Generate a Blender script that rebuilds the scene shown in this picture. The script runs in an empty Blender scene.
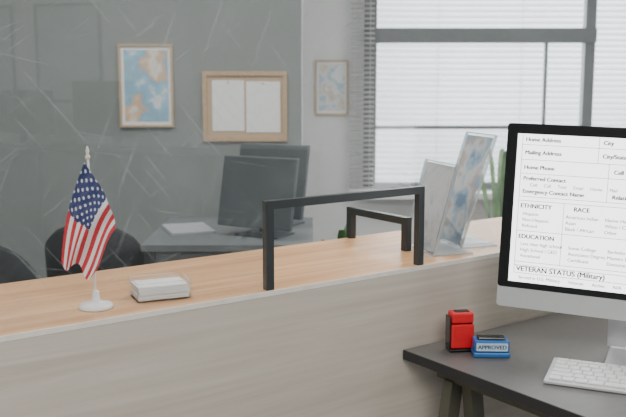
import bpy, bmesh, math, random
from mathutils import Matrix, Vector
random.seed(4)
C = bpy.context.scene.collection
R = math.radians
# ------------------------------------------------------------------ helpers
def link(o, parent=None):
    C.objects.link(o)
    if parent: o.parent = parent
    return o
def empty(name, loc=(0,0,0), rz=0, parent=None, mw=None):
    o = bpy.data.objects.new(name, None); o.empty_display_size = .02
    link(o, parent)
    m = Matrix.Translation(loc) @ Matrix.Rotation(R(rz),4,'Z')
    if mw is not None: m = mw @ m
    o.matrix_basis = m
    return o
def mesh(name, V, F, mat, parent=None, mw=None, smooth=False, bevel=0, seg=2):
    me = bpy.data.meshes.new(name); me.from_pydata([tuple(v) for v in V], [], F); me.update()
    bm = bmesh.new(); bm.from_mesh(me); bmesh.ops.recalc_face_normals(bm, faces=bm.faces); bm.to_mesh(me); bm.free()
    for m in (mat if isinstance(mat,(list,tuple)) else [mat]): me.materials.append(m)
    if smooth:
        for p in me.polygons: p.use_smooth = True
    o = bpy.data.objects.new(name, me); link(o, parent)
    if mw is not None: o.matrix_basis = mw
    if bevel:
        b = o.modifiers.new('b','BEVEL'); b.width = bevel; b.segments = seg; b.limit_method='ANGLE'
    return o
def boxdata(bs):
    V=[];F=[]
    for (x0,x1,y0,y1,z0,z1) in bs:
        k=len(V)
        V += [(x0,y0,z0),(x1,y0,z0),(x1,y1,z0),(x0,y1,z0),(x0,y0,z1),(x1,y0,z1),(x1,y1,z1),(x0,y1,z1)]
        F += [tuple(k+i for i in f) for f in ((0,3,2,1),(4,5,6,7),(0,1,5,4),(1,2,6,5),(2,3,7,6),(3,0,4,7))]
    return V,F
def boxes(name, bs, mat, **k):
    V,F = boxdata(bs); return mesh(name,V,F,mat,**k)
def box(name,x0,x1,y0,y1,z0,z1,mat,**k): return boxes(name,[(x0,x1,y0,y1,z0,z1)],mat,**k)
def beam(name, p, q, w, d, mat, parent=None, **k):
    p=Vector(p);q=Vector(q);a=(q-p).normalized();r=Vector((0,0,1)) if abs(a.z)<.9 else Vector((0,1,0))
    u=a.cross(r).normalized()*w/2; v=a.cross(u).normalized()*d/2
    V=[p+u+v,p-u+v,p-u-v,p+u-v,q+u+v,q-u+v,q-u-v,q+u-v]
    return mesh(name,V,[(0,1,2,3),(7,6,5,4),(0,4,5,1),(1,5,6,2),(2,6,7,3),(3,7,4,0)],mat,parent=parent,**k)
def lathe(name, prof, mat, parent=None, n=40, off=(0,0), **k):
    V=[];F=[]
    for r,z in prof:
        for i in range(n):
            a=2*math.pi*i/n; V.append((off[0]+r*math.cos(a),off[1]+r*math.sin(a),z))
    for j in range(len(prof)-1):
        for i in range(n):
            F.append((j*n+i,j*n+(i+1)%n,(j+1)*n+(i+1)%n,(j+1)*n+i))
    F.append(tuple(range(n))); F.append(tuple((len(prof)-1)*n+i for i in range(n)))
    o=mesh(name,V,F,mat,parent=parent,**k)
    for p in o.data.polygons: p.use_smooth = len(p.vertices)==4
    return o
def text(name, s, x, z, size, mat, parent, y=-.002, bold=0, align='LEFT'):
    cu=bpy.data.curves.new(name,'FONT'); cu.body=s; cu.size=size; cu.offset=bold; cu.align_x=align
    cu.materials.append(mat); o=bpy.data.objects.new(name,cu); link(o,parent)
    o.location=(x,y,z); o.rotation_euler=(R(90),0,0); return o
# ------------------------------------------------------------------ materials
def base(name):
    m=bpy.data.materials.new(name); m.use_nodes=True
    return m, m.node_tree.nodes, m.node_tree.links, m.node_tree.nodes['Principled BSDF']
def pm(name,col,rough=.5,metal=0,var=.06,scale=30,**kw):
    m,N,L,B=base(name)
    tc=N.new('ShaderNodeTexCoord'); no=N.new('ShaderNodeTexNoise'); no.inputs['Scale'].default_value=scale
    no.inputs['Detail'].default_value=4
    L.new(tc.outputs['Object'],no.inputs['Vector'])
    r=N.new('ShaderNodeValToRGB')
    r.color_ramp.elements[0].color=(*[c*(1-var) for c in col],1); r.color_ramp.elements[1].color=(*[min(1,c*(1+var)) for c in col],1)
    r.color_ramp.elements[0].position=.3; r.color_ramp.elements[1].position=.7
    L.new(no.outputs['Fac'],r.inputs['Fac']); L.new(r.outputs['Color'],B.inputs['Base Color'])
    B.inputs['Roughness'].default_value=rough; B.inputs['Metallic'].default_value=metal
    for k,v in kw.items(): B.inputs[k].default_value=v
    return m
def wood(name,c0,c1,rough,sx=1.2,sy=26,dist=1.2,bump=.08):
    m,N,L,B=base(name)
    tc=N.new('ShaderNodeTexCoord'); mp=N.new('ShaderNodeMapping'); mp.inputs['Scale'].default_value=(sx,sy,sy)
    L.new(tc.outputs['Object'],mp.inputs['Vector'])
    n1=N.new('ShaderNodeTexNoise'); n1.inputs['Scale'].default_value=1; n1.inputs['Detail'].default_value=7; n1.inputs['Distortion'].default_value=dist; n1.inputs['Roughness'].default_value=.6
    L.new(mp.outputs[0],n1.inputs['Vector'])
    mp2=N.new('ShaderNodeMapping'); mp2.inputs['Scale'].default_value=(sx*2.5,sy*7,sy*7); L.new(tc.outputs['Object'],mp2.inputs['Vector'])
    n2=N.new('ShaderNodeTexNoise'); n2.inputs['Scale'].default_value=1; n2.inputs['Detail'].default_value=3; L.new(mp2.outputs[0],n2.inputs['Vector'])
    mx=N.new('ShaderNodeMath'); mx.operation='MULTIPLY_ADD'; mx.inputs[1].default_value=.3; 
    L.new(n2.outputs['Fac'],mx.inputs[0])
    m2=N.new('ShaderNodeMath'); m2.operation='MULTIPLY'; m2.inputs[1].default_value=.7; L.new(n1.outputs['Fac'],m2.inputs[0]); L.new(m2.outputs[0],mx.inputs[2])
    r=N.new('ShaderNodeValToRGB'); r.color_ramp.elements[0].position=.36; r.color_ramp.elements[1].position=.64
    r.color_ramp.elements[0].color=(*c0,1); r.color_ramp.elements[1].color=(*c1,1)
    L.new(mx.outputs[0],r.inputs['Fac']); L.new(r.outputs['Color'],B.inputs['Base Color'])
    bp=N.new('ShaderNodeBump'); bp.inputs['Strength'].default_value=bump; bp.inputs['Distance'].default_value=.002
    L.new(mx.outputs[0],bp.inputs['Height']); L.new(bp.outputs[0],B.inputs['Normal'])
    B.inputs['Roughness'].default_value=rough; return m
def thin_glass(name, refl, haze, tint=(1,1,1), scratches=False, rough=0.0):
    m=bpy.data.materials.new(name); m.use_nodes=True; N=m.node_tree.nodes; L=m.node_tree.links; N.clear()
    o=N.new('ShaderNodeOutputMaterial'); t=N.new('ShaderNodeBsdfTransparent'); t.inputs[0].default_value=(*tint,1)
    g=N.new('ShaderNodeBsdfGlossy'); g.inputs['Roughness'].default_value=rough; g.inputs[0].default_value=(1,1,1,1)
    d=N.new('ShaderNodeBsdfDiffuse'); d.inputs[0].default_value=(.8,.85,.87,1)
    m1=N.new('ShaderNodeMixShader'); m1.inputs[0].default_value=refl
    L.new(t.outputs[0],m1.inputs[1]); L.new(g.outputs[0],m1.inputs[2])
    m2=N.new('ShaderNodeMixShader'); m2.inputs[0].default_value=haze
    L.new(m1.outputs[0],m2.inputs[1]); L.new(d.outputs[0],m2.inputs[2]); L.new(m2.outputs[0],o.inputs[0])
    if scratches:
        tc=N.new('ShaderNodeTexCoord'); tot=None
        for (rot,sc,seed,th) in ((35,9,0,.645),(-50,7,5,.65),(68,6,11,.66),(-12,12,17,.67),(22,16,23,.66)):
            mp=N.new('ShaderNodeMapping'); mp.inputs['Rotation'].default_value=(0,R(rot),0)
            mp2=N.new('ShaderNodeMapping'); mp2.inputs['Scale'].default_value=(sc*.5,1,sc*26); mp2.inputs['Location'].default_value=(seed,seed,seed)
            L.new(tc.outputs['Object'],mp.inputs[0]); L.new(mp.outputs[0],mp2.inputs[0])
            n=N.new('ShaderNodeTexNoise'); n.inputs['Scale'].default_value=1; n.inputs['Detail'].default_value=2; n.inputs['Distortion'].default_value=.25; L.new(mp2.outputs[0],n.inputs['Vector'])
            q=N.new('ShaderNodeMapRange'); q.inputs['From Min'].default_value=th; q.inputs['From Max'].default_value=th+.06; q.inputs['To Min'].default_value=0; q.inputs['To Max'].default_value=.075
            L.new(n.outputs['Fac'],q.inputs['Value'])
            if tot is None: tot=q
            else:
                a=N.new('ShaderNodeMath'); a.operation='ADD'; L.new(tot.outputs[0],a.inputs[0]); L.new(q.outputs[0],a.inputs[1]); tot=a
        sm=N.new('ShaderNodeTexNoise'); sm.inputs['Scale'].default_value=4.5; sm.inputs['Detail'].default_value=8; sm.inputs['Roughness'].default_value=.65; sm.inputs['Distortion'].default_value=.8; L.new(tc.outputs['Object'],sm.inputs['Vector'])
        s2=N.new('ShaderNodeMapRange'); s2.inputs['From Min'].default_value=.48; s2.inputs['From Max'].default_value=.70; s2.inputs['To Min'].default_value=haze; s2.inputs['To Max'].default_value=haze+.03
        L.new(sm.outputs['Fac'],s2.inputs['Value'])
        a=N.new('ShaderNodeMath'); a.operation='ADD'; L.new(tot.outputs[0],a.inputs[0]); L.new(s2.outputs[0],a.inputs[1]); L.new(a.outputs[0],m2.inputs[0])
    return m
def emis(name,col,s):
    m=bpy.data.materials.new(name); m.use_nodes=True; N=m.node_tree.nodes; L=m.node_tree.links; N.clear()
    o=N.new('ShaderNodeOutputMaterial'); e=N.new('ShaderNodeEmission'); e.inputs[0].default_value=(*col,1); e.inputs[1].default_value=s
    L.new(e.outputs[0],o.inputs[0]); return m
M_top=wood('oak_laminate',(.58,.29,.12),(.80,.48,.25),.42,sx=1.5,sy=24)
M_panel=wood('greige_veneer',(.505,.45,.38),(.62,.56,.485),.55,sx=.8,sy=14,dist=2.2,bump=.1)
M_trim=pm('pale_edge_band',(.82,.77,.70),.5)
M_wallg=pm('grey_green_paint',(.255,.28,.272),.8,var=.04,scale=3)
M_wallw=pm('white_paint',(.76,.77,.765),.8,var=.02,scale=3)
M_office=pm('office_paint',(.50,.51,.51),.8,var=.03,scale=3)
M_print=pm('pale_print',(.36,.38,.39),.7)
M_cab=pm('dark_cabinet',(.05,.055,.06),.6)
M_floor=pm('grey_carpet',(.22,.22,.22),.9,var=.2,scale=80)
M_ceil=pm('ceiling_tile',(.85,.85,.85),.9,var=.02)
M_winf=pm('window_metal',(.17,.185,.19),.5)
M_black=pm('charcoal_metal',(.035,.040,.042),.42)
M_desk=pm('dark_grey_laminate',(.130,.125,.118),.45,var=.05,scale=60)
M_deske=pm('desk_edge',(.02,.02,.022),.4)
M_leg=pm('olive_metal',(.085,.082,.058),.5)
M_alu=pm('brushed_aluminium',(.60,.61,.615),.4,.3,var=.02)
M_blk=pm('black_bezel',(.008,.009,.010),.25)
M_white=pm('white_plastic',(.82,.82,.81),.4,var=.02)
M_paper=pm('paper',(.92,.92,.91),.7,var=.02)
M_ink=pm('ink',(.006,.006,.008),.9)
M_cha=pm('chair_fabric',(.018,.021,.024),.8,var=.2,scale=120)
M_fard=pm('reflected_desk_grey',(.14,.155,.16),.5)  # this grey and the next imitate a faint reflection by colour
M_farm=pm('reflected_monitor_grey',(.070,.083,.088),.5)
M_red=pm('red_plastic',(.66,.012,.018),.3,var=.03)
M_blue=pm('blue_plastic',(.02,.14,.42),.35,var=.03)
M_lblue=pm('label_paper',(.50,.66,.82),.5)
M_cork=pm('cork_wood_frame',(.55,.38,.23),.6,var=.12,scale=60)
M_cork2=pm('cork_sheet',(.56,.42,.28),.9,var=.15,scale=200)
M_leaf=pm('leaf',(.06,.14,.05),.5,var=.35,scale=20)
M_leaf2=pm('leaf_pale',(.16,.28,.13),.5,var=.35,scale=20)
M_pot=pm('ceramic_pot',(.6,.6,.58),.5)
M_glass=thin_glass('partition_glass',.055,.007,(.985,.99,.99),True)
M_acr=thin_glass('clear_acrylic',.04,.004,(.99,.993,.995))
M_acre=thin_glass('acrylic_edge',.12,.38,(.9,.94,.96))
M_scr=emis('screen_backlight',(.96,.975,1),3.6)
M_gold=pm('finial',(.75,.72,.62),.35)
def blind_mat(name,c,tr):
    m,N,L,B=base(name); o=[n for n in N if n.type=='OUTPUT_MATERIAL'][0]
    B.inputs['Base Color'].default_value=(*c,1); B.inputs['Roughness'].default_value=.5
    t=N.new('ShaderNodeBsdfTranslucent'); t.inputs[0].default_value=(*c,1)
    mx=N.new('ShaderNodeMixShader'); mx.inputs[0].default_value=tr
    L.new(B.outputs[0],mx.inputs[1]); L.new(t.outputs[0],mx.inputs[2]); L.new(mx.outputs[0],o.inputs[0]); return m
M_bl=blind_mat('white_slats',(.76,.79,.80),.40)
M_bl2=blind_mat('grey_slats',(.38,.38,.37),.12)
def art(name,cols,scale,trans=0):
    m,N,L,B=base(name); tc=N.new('ShaderNodeTexCoord'); n=N.new('ShaderNodeTexNoise'); n.inputs['Scale'].default_value=scale; n.inputs['Detail'].default_value=3
    L.new(tc.outputs['Object'],n.inputs['Vector']); r=N.new('ShaderNodeValToRGB'); cr=r.color_ramp
    cr.interpolation='EASE'
    k=len(cols)
    cr.elements[0].position=.34; cr.elements[0].color=(*cols[0],1); cr.elements[1].position=.66; cr.elements[1].color=(*cols[-1],1)
    for i in range(1,k-1):
        e=cr.elements.new(.34+.32*i/(k-1)); e.color=(*cols[i],1)
    L.new(n.outputs['Fac'],r.inputs['Fac']); L.new(r.outputs['Color'],B.inputs['Base Color']); B.inputs['Roughness'].default_value=.5
    if trans:
        o=[q for q in N if q.type=='OUTPUT_MATERIAL'][0]; t=N.new('ShaderNodeBsdfTranslucent'); L.new(r.outputs['Color'],t.inputs[0])
        mx=N.new('ShaderNodeMixShader'); mx.inputs[0].default_value=trans
        L.new(B.outputs[0],mx.inputs[1]); L.new(t.outputs[0],mx.inputs[2]); L.new(mx.outputs[0],o.inputs[0])
    return m
M_map=art('map_print',[(.80,.78,.70),(.75,.52,.34),(.30,.52,.68),(.34,.60,.76),(.78,.84,.84)],8)
M_map2=art('chart_print',[(.80,.80,.76),(.66,.58,.48),(.76,.78,.78),(.42,.58,.68),(.8,.82,.82)],9)
M_leaflet=art('leaflet_photo',[(.22,.38,.58),(.48,.68,.84),(.86,.92,.95),(.66,.60,.56),(.40,.60,.78)],12,.4)
M_leafw=art('leaflet_print',[(.66,.72,.76),(.88,.91,.93),(.94,.95,.96),(.84,.86,.88)],22,.45)
# ------------------------------------------------------------------ room (axes turned 36 deg from the counter)
FAR=Matrix.Translation((-.3951,-1.4182,0)) @ Matrix.Rotation(R(-35.96),4,'Z')
H=2.75; YB=4.6; YW=5.2; XL=-2.7; XR=3.4; YR=-3.0
box('floor',XL-.1,XR+.1,YR-.1,YW+.3,-.1,0,M_floor,mw=FAR)
box('ceiling',XL-.1,XR+.1,YR-.1,YW+.3,H,H+.1,M_ceil,mw=FAR)
box('wall_back',XL-.1,-.06,YB,YB+.12,0,H,M_wallg,mw=FAR)
box('wall_return',-.16,-.06,YB+.12,YW,0,H,M_wallw,mw=FAR)
WX0,WX1,WZ0,WZ1=.30,3.2,.70,2.5
boxes('wall_window',[(-.16,WX0,YW,YW+.14,0,H),(WX1,XR,YW,YW+.14,0,H),(WX0,WX1,YW,YW+.14,0,WZ0),(WX0,WX1,YW,YW+.14,WZ1,H)],M_wallw,mw=FAR)
box('wall_left',XL-.1,XL,YR,YB,0,H,M_wallg,mw=FAR)
box('wall_right',XR,XR+.1,YR,YW+.14,0,H,M_office,mw=FAR)
box('wall_rear',XL,XR,YR-.1,YR,0,H,M_office,mw=FAR)
wr=empty('window_1',(0,YW,0),mw=FAR)
fr=[(WX0,WX0+.075,-.0,.06,WZ0,WZ1),(1.60,1.66,-.0,.06,WZ0,WZ1),(WX1-.06,WX1,0,.06,WZ0,WZ1),(WX0,WX1,0,.06,WZ0,WZ0+.04),(WX0,WX1,0,.06,WZ1-.05,WZ1),
    (WX0,1.66,-.02,.06,1.566,1.65),(WX0,1.6,.01,.05,1.060,1.080),(1.372,1.388,.02,.05,WZ0,1.566)]
boxes('frame',fr,M_winf,parent=wr)
box('sill',WX0-.03,WX1,-.16,0,WZ0-.04,WZ0-.005,M_white,parent=wr)
def slats(name,x0,x1,yc,z0,z1,pitch,w,tilt,mat,**k):
    V=[];F=[];z=z0
    c,s=math.cos(R(tilt))*w/2,math.sin(R(tilt))*w/2
    while z<z1:
        b=len(V); V+=[(x0,yc-c,z-s),(x1,yc-c,z-s),(x1,yc,z+.003),(x0,yc,z+.003),(x1,yc+c,z+s),(x0,yc+c,z+s)]
        F+=[(b,b+1,b+2,b+3),(b+3,b+2,b+4,b+5)]; z+=pitch
    return mesh(name,V,F,mat,**k)
b1=empty('window_blind',(0,YW,0),mw=FAR)
slats('slats',WX0+.08,WX1-.07,.10,WZ0+.05,WZ1-.06,.034,.034,42,M_bl,parent=b1)
boxes('cords',[(x,x+.004,.098,.102,WZ0+.03,WZ1-.05) for x in (.75,1.25,1.95,2.4)],M_white,parent=b1)
b2=empty('window_blind',(0,YW,0),mw=FAR)
slats('slats',.215,.355,-.10,.72,2.5,.028,.03,25,M_bl2,parent=b2)
box('headrail',.21,.36,-.125,-.06,2.5,2.55,M_white,parent=b2)
box('bottom_rail',.215,.355,-.115,-.085,.70,.715,M_white,parent=b2)
boxes('cords',[(x,x+.003,-.102,-.098,.71,2.5) for x in (.24,.33)],M_white,parent=b2)
def framed(name,x0,x1,z0,z1,y,fm,am,fw=.012,mw=FAR):
    e=empty(name,(0,y,0),mw=mw)
    boxes('frame',[(x0,x0+fw,-.02,-.001,z0,z1),(x1-fw,x1,-.02,-.001,z0,z1),(x0+fw,x1-fw,-.02,-.001,z0,z0+fw),(x0+fw,x1-fw,-.02,-.001,z1-fw,z1)],fm,parent=e)
    box('print',x0+fw,x1-fw,-.008,-.001,z0+fw,z1-fw,am,parent=e)
    return e
mp_=framed('framed_map',-1.012,-.73,1.105,1.535,YB,M_cork2,M_paper,.011)
box('map_sheet',-.985,-.757,-.010,-.0085,1.135,1.505,M_map,parent=mp_)
cb=framed('cork_board',-.577,-.136,1.031,1.395,YB,M_cork,M_cork2,.022)
boxes('pinned_paper',[(-.528,-.360,-.012,-.009,1.085,1.348),(-.350,-.172,-.012,-.009,1.078,1.342)],M_paper,parent=cb)
boxes('pins',[(-.447,-.441,-.017,-.0125,1.335,1.341),(-.264,-.258,-.017,-.0125,1.329,1.335)],M_black,parent=cb)
m2_=framed('framed_map',.012,.208,1.144,1.467,YW,M_cork2,M_paper,.010)
box('map_sheet',.034,.186,-.010,-.0085,1.17,1.44,M_map2,parent=m2_)
RW=FAR@Matrix.Translation((XR,0,0))@Matrix.Rotation(R(-90),4,'Z')
framed('framed_picture',.80,1.30,1.2,1.85,0,M_black,M_print,.02,mw=RW)
framed('framed_picture',1.47,1.97,1.2,1.85,0,M_black,M_print,.02,mw=RW)
# office-side storage along the right wall (seen only as a reflection in the glass)
cabn=empty('storage_cabinet',(0,0,0),mw=RW)
box('carcass',-.7,2.6,-.50,-.002,.06,.90,M_cab,parent=cabn)
box('plinth',-.68,2.58,-.46,-.01,0,.0595,M_black,parent=cabn)
box('cabinet_top',-.72,2.62,-.52,-.002,.9005,.925,M_deske,parent=cabn)
boxes('doors',[(-.7+i*.55+.006,-.7+(i+1)*.55-.006,-.518,-.501,.07,.89) for i in range(6)],M_cab,parent=cabn)
for i,(yy,zz) in enumerate(((.55,.42),(1.25,.36),(1.95,.40))):
    e=empty('desktop_monitor',(yy,-.28,.9255),(-12,8,-5)[i],mw=RW)
    box('panel',-.27,.27,-.015,.015,.08,zz,M_blk,parent=e,bevel=.004)
    box('neck',-.03,.03,.016,.03,.0105,.25,M_black,parent=e)
    box('foot',-.11,.11,-.08,.10,0,.010,M_black,parent=e)
# ------------------------------------------------------------------ counter
ZC=.935; TH=.010
ct=empty('reception_counter')
box('countertop',-1.3,2.1,.0,.375,ZC-TH,ZC,M_top,parent=ct,bevel=.001)
box('edge_band',-1.3,2.1,-.0035,-.0005,ZC-TH,ZC,M_trim,parent=ct)
box('front_panel',-1.3,2.1,-.003,.018,.0,ZC-TH-.0005,M_panel,parent=ct)
box('rear_panel',-1.3,2.1,.34,.36,.0,ZC-TH-.0005,M_panel,parent=ct)
boxes('end_panels',[(-1.3,-1.28,.0185,.3395,0,ZC-TH-.0005),(2.08,2.1,.0185,.3395,0,ZC-TH-.0005)],M_panel,parent=ct)
out=[(-1.3,ZC+.001),(.522,ZC+.001),(.522,1.1145),(.946,1.1145),(.946,ZC+.001),(2.1,ZC+.001),(2.1,2.3),(-1.3,2.3)]
n=len(out); V=[(x,.006,z) for x,z in out]+[(x,.012,z) for x,z in out]
mesh('glass_partition',V,[tuple(range(n)),tuple(range(2*n-1,n-1,-1))]+[(i,(i+1)%n,n+(i+1)%n,n+i) for i in range(n)],M_glass)
def uframe(name,w,h,t,d,mw):
    return boxes(name,[(0,t,0,d,0,h-t),(w-t,w,0,d,0,h-t),(0,w,0,d,h-t,h)],M_black,mw=mw)
uframe('pass_through_frame',.422,.179,.0165,.016,Matrix.Translation((.5225,.001,ZC+.0005)))
uframe('pass_through_frame',.235,.083,.018,.018,Matrix.Translation((1.032,.138,ZC+.0005))@Matrix.Rotation(R(90),4,'Z'))
# ------------------------------------------------------------------ flag
fl=empty('desk_flag',(.197,.078,ZC),-36)
lathe('base',[(.0315,.0005),(.0315,.004),(.028,.008),(.012,.011),(.0075,.014),(.006,.03),(.003,.034)],M_white,fl)
PT=Vector((-.005,0,.276))
beam('pole',(0,0,.03),PT,.0032,.0032,M_white,fl)
lathe('finial',[(.001,.272),(.0045,.276),(.0045,.280),(.0022,.283),(.0035,.289),(.001,.298)],M_gold,fl,n=16,off=(-.0055,0))
def flagmat():
    m,N,L,B=base('flag_cloth')
    uv=N.new('ShaderNodeUVMap'); sp=N.new('ShaderNodeSeparateXYZ'); L.new(uv.outputs[0],sp.inputs[0])
    def mt(op,a,b=None,c=None):
        x=N.new('ShaderNodeMath'); x.operation=op
        for i,v in enumerate((a,b,c)):
            if v is None: continue
            if isinstance(v,(int,float)): x.inputs[i].default_value=v
            else: L.new(v,x.inputs[i])
        return x.outputs[0]
    U,Vv=sp.outputs[0],sp.outputs[1]
    st=mt('MODULO',mt('FLOOR',mt('MULTIPLY',Vv,12.999)),2)
    can=mt('MULTIPLY',mt('LESS_THAN',U,.48),mt('LESS_THAN',Vv,7/13))
    def starset(ou,ov,nu,nv):
        a=mt('SUBTRACT',mt('FRACT',mt('ADD',mt('MULTIPLY',U,nu/.48),ou)),.5); b=mt('SUBTRACT',mt('FRACT',mt('ADD',mt('MULTIPLY',Vv,nv*13/7),ov)),.5)
        return mt('LESS_THAN',mt('ADD',mt('MULTIPLY',a,a),mt('MULTIPLY',b,b)),.026)
    star=mt('MAXIMUM',starset(0,0,5,4),starset(.5,.5,5,4))
    def mix(f,a,b):
        x=N.new('ShaderNodeMix'); x.data_type='RGBA'; L.new(f,x.inputs[0])
        for i,v in ((6,a),(7,b)):
            if isinstance(v,tuple): x.inputs[i].default_value=(*v,1)
            else: L.new(v,x.inputs[i])
        return x.outputs[2]
    s=mix(st,(.60,.008,.025),(.84,.82,.82)); c=mix(star,(.012,.025,.14),(.68,.69,.76))
    L.new(mix(can,s,c),B.inputs['Base Color']); B.inputs['Roughness'].default_value=.6; return m
A=Vector((-.008,0,.270));Bq=Vector((.044,0,.150));Cq=Vector((-.002,0,.062));D=Vector((-.058,0,.088))
NU,NV=48,40; V=[];F=[];UV=[]
for j in range(NV+1):
    v=j/NV
    for i in range(NU+1):
        u=i/NU
        p=(A*(1-u)+D*u)*(1-v)+(Bq*(1-u)+Cq*u)*v
        p.x+= .010*math.sin(math.pi*v)*(1-u)*(1 if v>.3 else v/.3) - .010*math.sin(math.pi*u)*(1-v)
        p.z+= -.010*math.sin(3*math.pi*v)*u + .006*math.sin(2*math.pi*u)*v
        p.y = -.014 + .009*math.sin(9*v+2.2*u)*(.35+.65*u) + .003*math.sin(5*u+17*v)
        V.append(p); UV.append((u,v))
for j in range(NV):
    for i in range(NU):
        a=j*(NU+1)+i; F.append((a,a+1,a+NU+2,a+NU+1))
fo=mesh('cloth',V,F,flagmat(),parent=fl,smooth=True)
ul=fo.data.uv_layers.new(name='UVMap')
for lp in fo.data.loops: ul.data[lp.index].uv=UV[lp.vertex_index]
# ------------------------------------------------------------------ card box
cbx=empty('acrylic_card_box',(.330,.085,ZC),-12)
w,d,h,t=.053,.038,.036,.0018
boxes('tray',[(-w,w,-d,d,.0005,.0025),(-w,w,-d,-d+t,.0025,h),(-w,w,d-t,d,.0025,h),(-w,-w+t,-d+t,d-t,.0025,h),(w-t,w,-d+t,d-t,.0025,h)],M_acr,parent=cbx)
boxes('tray_rim',[(-w,w,-d,-d+t,h,h+.0008),(-w,w,d-t,d,h,h+.0008),(-w,-w+t,-d+t,d-t,h,h+.0008),(w-t,w,-d+t,d-t,h,h+.0008)],M_acre,parent=cbx)
bs=[]
for i in range(14):
    o=random.uniform(-.0014,.0014); bs.append((-w+.0045+o,w-.0045+o,-d+.0045-o,d-.0045-o,.003+i*.0018,.00475+i*.0018))
boxes('cards',bs,M_paper,parent=cbx)
# ------------------------------------------------------------------ leaflet holders
def holder(loc,az,width,height,lean,mat):
    e=empty('leaflet_holder',loc,az)
    def sheet(nm,y0,z0,y1,z1,t,m,x0=-width/2,x1=width/2):
        dy,dz=y1-y0,z1-z0; l=math.hypot(dy,dz); ny,nz=-dz/l*t,dy/l*t
        V=[(x0,y0,z0),(x1,y0,z0),(x1,y1,z1),(x0,y1,z1),(x0,y0+ny,z0+nz),(x1,y0+ny,z0+nz),(x1,y1+ny,z1+nz),(x0,y1+ny,z1+nz)]
        return mesh(nm,V,[(0,1,2,3),(7,6,5,4),(0,4,5,1),(1,5,6,2),(2,6,7,3),(3,7,4,0)],m,parent=e)
    sheet('back_sheet',0,.003,-lean,height,.0025,M_acr)
    k=.0035
    mesh('leaflet',[(-width/2+.008,k,.008),(width/2-.008,k,.008),(width/2-.008,-lean*.975+k,height*.975),(-width/2+.008,-lean*.975+k,height*.975)],[(0,1,2,3)],mat,parent=e)
    sheet('front_sheet',.0065,.003,-lean+.0065,height,.0015,M_acr)
    sheet('edge_left',.0075,.003,-lean+.0075,height,.008,M_acre,-width/2-.0015,-width/2)
    sheet('edge_right',.0075,.003,-lean+.0075,height,.008,M_acre,width/2,width/2+.0015)
    sheet('edge_top',-lean+.0075,height,-lean+.0070,height+.0015,.008,M_acre)
    box('foot',-width/2,width/2,-.10,.008,.0005,.003,M_acre,parent=e)
    sheet('brace',-.095,.003,-lean*.45-.003,height*.42,.0025,M_acr)
    return e
holder((1.060,.135,ZC),71.8,.170,.216,.055,M_leafw)
holder((1.178,.158,ZC),71.8,.15,.280,.090,M_leaflet)
# ------------------------------------------------------------------ desk
dk=empty('office_desk')
box('top',.88,2.25,-.78,-.008,.728,.75,M_desk,parent=dk,bevel=.001)
boxes('edge',[(.8785,.8798,-.78,-.008,.728,.7495),(.88,2.25,-.7815,-.7803,.728,.7495)],M_deske,parent=dk)
for k,sx in enumerate((.955,2.1)):
    box('beam_%d'%k,sx-.02,sx+.02,-.70,-.06,.69,.7275,M_leg,parent=dk)
    for q,nn in enumerate((-.10,-.62)):
        beam('leg_%d_%da'%(k,q),(sx-.008,nn,.69),(sx-.12,nn,0.0),.035,.028,M_leg,dk)
        beam('leg_%d_%db'%(k,q),(sx+.008,nn-.04,.69),(sx+.10,nn-.04,0.0),.035,.028,M_leg,dk)
        box('rung_%d_%d'%(k,q),sx-.05,sx+.05,nn-.028,nn-.012,.28,.31,M_leg,parent=dk)
# ------------------------------------------------------------------ computer monitor
mo=empty('desktop_computer',(1.039,-.1345,.75),-59.7)
hd=empty('head',(0,0,.10),parent=mo)
hd.matrix_basis=Matrix.Translation((0,0,.106))@Matrix.Rotation(R(1.4),4,'Y')@Matrix.Rotation(R(-3),4,'X')
W,HH,CH=.62,.403,.044
def rrect(x0,x1,z0,z1,r,n=6):
    P=[]
    for cx,cz,a0 in ((x1-r,z1-r,0),(x0+r,z1-r,90),(x0+r,z0+r,180),(x1-r,z0+r,270)):
        for i in range(n+1):
            a=R(a0+90*i/n); P.append((cx+r*math.cos(a),cz+r*math.sin(a)))
    return P
loops=[(0,0,.007),(.006,0,.007),(.012,.01,.02),(.024,.06,.05),(.036,.13,.06),(.040,.17,.03)]
V=[];F=[];nn=28
for y,ins,r in loops: V+=[(x,y,z) for x,z in rrect(ins,W-ins,ins*.9,HH-ins*.9,r)]
F.append(tuple(range(nn)))
for j in range(len(loops)-1):
    for i in range(nn): F.append((j*nn+i,j*nn+(i+1)%nn,(j+1)*nn+(i+1)%nn,(j+1)*nn+i))
F.append(tuple((len(loops)-1)*nn+i for i in range(nn)))
mesh('housing',V,F,M_alu,parent=hd)
P=[(x,max(z,CH)) for x,z in rrect(.0,W,CH,HH,.007)]
V=[(x,-.0012,z) for x,z in P]+[(x,-.0002,z) for x,z in P]
mesh('bezel_glass',V,[tuple(range(nn)),tuple(range(2*nn-1,nn-1,-1))]+[(i,(i+1)%nn,nn+(i+1)%nn,nn+i) for i in range(nn)],M_blk,parent=hd)
SX0,SX1,SZ0,SZ1=.023,W-.023,.058,HH-.022
box('screen',SX0,SX1,-.0018,-.0013,SZ0,SZ1,M_scr,parent=hd)
Lh=[]
def hl(x0,x1,z): Lh.append((x0,x1,-.0024,-.0019,z-.00045,z+.00045))
def vl(x,z0,z1): Lh.append((x-.00045,x+.00045,-.0024,-.0019,z0,z1))
T=HH
def tx(s,x,dt,size=.0122):
    for i in range(2): text('text',s,x+i*.0003,T-dt-.0035,size,M_ink,hd,y=-.0024-i*.00005)
def tb(s,x,dt,size):  # heavier heading: the same word struck a hair apart
    for i in range(5): text('text',s,x+i*.00028,T-dt-.0035+(i%2)*.0003,size,M_ink,hd,y=-.0024-i*.00005)
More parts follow.
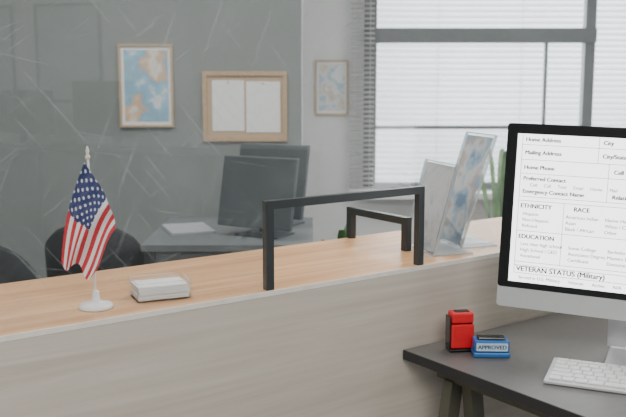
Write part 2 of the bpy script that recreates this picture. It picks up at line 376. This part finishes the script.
tb('Home Address',.040,.034,.0120); tb('City',.200,.034,.0120)
tb('Mailing Address',.040,.062,.0120); tb('City/State',.200,.062,.0120)
tb('Home Phone',.040,.094,.0120); tb('Cell',.225,.094,.0120)
tb('Preferred Contact',.040,.118,.0120); tx('Cell     Call     Text     Email     Home     Mail',.055,.131,.0098)
tb('Emergency Contact Name',.040,.146,.0120); tb('Relationship',.225,.146,.0120)
tb('ETHNICITY',.038,.178,.0132); tb('RACE',.150,.178,.0132)
for i,(a,b,c) in enumerate((('Hispanic','American Indian','Native Hawaiian'),('Non-Hispanic','Asian','White / Caucasian'),('Refused','Black / African','Other'))):
    tx(a,.044,.194+i*.013,.0102); tx(b,.135,.194+i*.013,.0102); tx(c,.215,.194+i*.013,.0102)
tb('EDUCATION',.038,.245,.0132)
for i,(a,b,c) in enumerate((('Less than high school','Some College','Bachelors Degree'),('High School / GED','Associates Degree','Masters Degree'),('Vocational','Certificate','Doctorate'))):
    tx(a,.044,.260+i*.013,.0102); tx(b,.145,.260+i*.013,.0102); tx(c,.225,.260+i*.013,.0102)
tb('VETERAN STATUS (Military)',.038,.317,.0155)
tx('Served in U.S. Military      Veteran      Active      N/A',.044,.334,.0100)
for dt in (.045,.077,.107,.157,.166,.232,.300,.308,.325): hl(.034,.58,T-dt)
for x in (.034,.58): vl(x,T-.325,T-.024)
vl(.192,T-.077,T-.024); vl(.215,T-.157,T-.077); vl(.130,T-.300,T-.166)
boxes('form_lines',Lh,M_ink,parent=hd)
V=[(.23,.055,.10+.15),(.39,.055,.10+.15),(.39,.062,.10+.15),(.23,.062,.10+.15),
   (.23,.10,.012),(.39,.10,.012),(.39,.107,.012),(.23,.107,.012)]
mesh('stand_neck',V,[(0,1,2,3),(7,6,5,4),(0,4,5,1),(1,5,6,2),(2,6,7,3),(3,7,4,0)],M_alu,parent=mo,bevel=.001)
box('stand_hinge',.25,.37,.035,.064,.20,.25,M_alu,parent=mo)
box('stand_foot',.235,.395,-.03,.125,.0005,.009,M_alu,parent=mo,bevel=.003)
# keyboard
kb=empty('keyboard',(.955,-.3390,.75),-59.7)
V,F=boxdata([(0,.42,0,.140,.001,.008)]); V=[(x,y,z+(.006 if (y>.05 and z>.002) else 0)) for x,y,z in V]
mesh('body',V,F,M_alu,parent=kb,bevel=.002)
ks=[]
def kz(y): return .008+.006*y/.140
rows=[(.010,[.022]*3+[.028,.115,.028]+[.019]*4),(.032,[.042]+[.019]*10+[.048]),(.054,[.034]+[.019]*11+[.036]),(.076,[.027]+[.019]*12+[.022]),(.098,[.019]*13+[.034]),(.120,[.022]*14)]
for y,ws in rows:
    x=.010
    for w_ in ws:
        w2=min(w_,.292-x)
        if w2<.006: break
        hh=.018 if y<.12 else .012
        ks.append((x,x+w2,y,y+hh,kz(y)+.0006,kz(y+hh)+.0026)); x+=w2+.003
for y in (.010,.032,.054,.076,.098,.120):
    for x in (.306,.328,.350,.375,.395): ks.append((x,x+.017,y,y+(.018 if y<.12 else .012),kz(y)+.0006,kz(y+.018)+.0026))
boxes('keys',ks,M_white,parent=kb)
# ------------------------------------------------------------------ stamps
s1=empty('self_inking_stamp',(.979,-.084,.75),-28)
box('side_shell',-.028,.028,-.020,.020,.0005,.008,M_blk,parent=s1,bevel=.003)
box('body',-.025,.028,-.0185,.0185,.0085,.064,M_red,parent=s1,bevel=.004,seg=3)
box('side_rail',-.0285,-.0253,-.017,.017,.0085,.080,M_blk,parent=s1,bevel=.001)
box('handle',-.0245,.027,-.0175,.0175,.0650,.090,M_red,parent=s1,bevel=.005,seg=3)
box('collar',-.022,.025,-.016,.016,.0642,.0648,M_blk,parent=s1)
box('grip_inset',-.014,.018,-.010,.010,.0902,.0912,M_blk,parent=s1)
box('front_label',-.016,.018,-.0200,-.0188,.030,.052,M_red,parent=s1)
s2=empty('ink_stamp_box',(1.008,-.150,.75),-38)
box('base',-.040,.040,-.022,.022,.0005,.012,M_blue,parent=s2,bevel=.003)
box('body',-.038,.038,-.020,.020,.0125,.038,M_blue,parent=s2,bevel=.004,seg=3)
box('top_cap',-.030,.030,-.014,.014,.0385,.043,M_blk,parent=s2,bevel=.002)
box('label',-.034,.034,-.0215,-.0203,.0155,.033,M_lblue,parent=s2)
for i in range(3): text('label_text','APPROVED',i*.0003,.0200,.0125,M_ink,s2,y=-.0218-i*.00005,align='CENTER')
# ------------------------------------------------------------------ far furniture
def at(x,y,z=0,rz=0): return FAR@Matrix.Translation((x,y,z))@Matrix.Rotation(R(rz),4,'Z')
def tub_chair(x,y,rz,top,w=.21):
    e=bpy.data.objects.new('tub_chair',None); link(e); e.matrix_basis=at(x,y,0,rz)
    V=[];F=[];n=28
    for i in range(n+1):
        a=R(-15+210*i/n); c,s=math.cos(a),math.sin(a)
        f=max(0,s)**.6; zt=.60+(top-.60)*f
        for r,z in ((w-.035,.38),(w-.035,zt-.015),(w-.018,zt),(w,zt-.02),(w-.012,.36)): V.append((r*c,-r*s*.95,z))
    for i in range(n):
        for k in range(5): F.append((i*5+k,i*5+(k+1)%5,(i+1)*5+(k+1)%5,(i+1)*5+k))
    F+= [(0,1,2,3,4),tuple(n*5+k for k in range(5))]
    mesh('shell',V,F,M_cha,parent=e,smooth=True)
    lathe('seat',[(w-.05,.34),(w-.038,.35),(w-.038,.43),(w-.06,.445)],M_cha,e)
    for k,(a,b) in enumerate(((.1,.1),(-.1,.1),(.1,-.1),(-.1,-.1))):
        beam('leg_%d'%k,(a,b,.34),(a*1.35,b*1.35,0),.02,.02,M_black,e)
tub_chair(-1.165,3.0,0,.835,.22)
tub_chair(-.88,3.5,0,.80,.21)
fd=bpy.data.objects.new('reflected_desk',None); link(fd); fd.matrix_basis=at(-.33,3.60)  # desk and monitors: solid grey stand-ins for a reflection in the glass
box('top',-.33,.33,-.33,.36,.70,.725,M_fard,parent=fd)
boxes('legs',[(a,a+.04,b,b+.04,0,.70) for a in (-.32,.28) for b in (-.32,.31)],M_black,parent=fd)
box('modesty_panel',-.28,.28,-.30,-.28,.2,.699,M_fard,parent=fd)
pp=bpy.data.objects.new('paper_stack',None); link(pp); pp.matrix_basis=at(-.53,3.62,.7255,20)
boxes('sheets',[(-.09+i*.001,.09+i*.001,-.12,.12,i*.0022,i*.0022+.002) for i in range(4)],M_print,parent=pp)
def mirror_monitor(x,y,rz,w,h):  # tilted panels standing in for a reflected monitor
    e=bpy.data.objects.new('reflected_monitor',None); link(e); e.matrix_basis=at(x,y,.7255,rz)
    V,F=boxdata([(-w/2,w/2,-.012,.012,.04,.04+h)]); V=[(a,b+(c)*.22,c) for a,b,c in V]
    mesh('panel',V,F,M_farm,parent=e,bevel=.004)
    beam('neck',(0,.10,.012),(0,.07,.2),.05,.015,M_farm,e)
    box('foot',-.1,.1,.02,.16,0,.006,M_farm,parent=e)
mirror_monitor(-.24,3.42,-28,.34,.28)
mirror_monitor(-.20,3.70,-28,.34,.31)
def plant(name,x,y,z0,top,n,spread,mat,potr=.11,poth=.3,w0=.010,w1=.018):
    e=bpy.data.objects.new(name,None); link(e); e.matrix_basis=at(x,y)
    lathe('pot',[(potr*.7,0),(potr,poth),(potr*.9,poth),(potr*.88,poth-.03)],M_pot,e)
    V=[];F=[]
    for i in range(n):
        a=random.uniform(0,6.28); L_=(top-poth)*random.uniform(.6,1.0); sp=spread*random.uniform(.4,1.0)*(top-poth)/max(.2,L_)*.8; w=random.uniform(w0,w1)
        k=len(V); st=10
        for j in range(st+1):
            t=j/st; r=.02+sp*t**1.6; z=poth-.04+(L_+.04)*(t*1.45-.50*t**3)/.95
            ww=w*(.10 if t<.4 else math.sin(math.pi*min(1,.12+(t-.4)*1.46))**.7)+.0008
            px,py=r*math.cos(a),r*math.sin(a); tx_,ty=-math.sin(a)*ww,math.cos(a)*ww
            V+=[(px-tx_,py-ty,z+ww*.3),(px,py,z),(px+tx_,py+ty,z+ww*.3)]
        for j in range(st):
            b=k+j*3; F+=[(b,b+1,b+4,b+3),(b+1,b+2,b+5,b+4)]
    mesh('leaves',V,F,mat,parent=e,smooth=True)
plant('potted_plant',.10,2.85,0,.88,26,.17,M_leaf,.10,.3,.014,.022)
plant('potted_plant',.80,3.70,0,1.08,24,.22,M_leaf2,.12,.45,.009,.015)
# ------------------------------------------------------------------ lights
def area(name,x,y,z,sx,sy,p,col=(1,1,1)):
    l=bpy.data.lights.new(name,'AREA'); l.shape='RECTANGLE'; l.size=sx; l.size_y=sy; l.energy=p; l.color=col
    o=bpy.data.objects.new(name,l); link(o); o.matrix_basis=FAR@Matrix.Translation((x,y,z)); return o
area('ceiling_fill',-1.0,3.0,2.72,1.2,1.2,34,(1,.985,.96))
area('ceiling_fill',1.2,2.8,2.72,1.4,1.4,42,(1,.985,.96))
area('ceiling_fill',.6,-1.3,2.72,1.6,1.6,105,(1,.985,.955))  # unseen fill added behind the camera to brighten the counter's front panel
area('ceiling_fill',-1.4,-.3,2.72,1.4,1.4,44,(1,.985,.955))  # weaker office-side fill, added for more light on the panel
wl=bpy.data.lights.new('window_daylight','AREA'); wl.shape='RECTANGLE'; wl.size=2.8; wl.size_y=1.7; wl.energy=130; wl.color=(.97,.99,1)
o=bpy.data.objects.new('window_daylight',wl); link(o); o.matrix_basis=FAR@Matrix.Translation((1.75,5.75,1.65))@Matrix.Rotation(R(-90),4,'X')
w=bpy.data.worlds.new('World'); bpy.context.scene.world=w; w.use_nodes=True
bg=w.node_tree.nodes['Background']; bg.inputs[0].default_value=(.90,.95,1,1); bg.inputs[1].default_value=2.2
# ------------------------------------------------------------------ camera
cam=bpy.data.cameras.new('camera'); co=bpy.data.objects.new('camera',cam); link(co)
cam.sensor_width=36; cam.lens=50.03; co.location=(-.3951,-1.4182,1.35); co.rotation_euler=(R(90-8.4),0,R(-35.96))
cam.dof.use_dof=True; cam.dof.focus_distance=1.85; cam.dof.aperture_fstop=6.3; cam.clip_start=.05
bpy.context.scene.camera=co
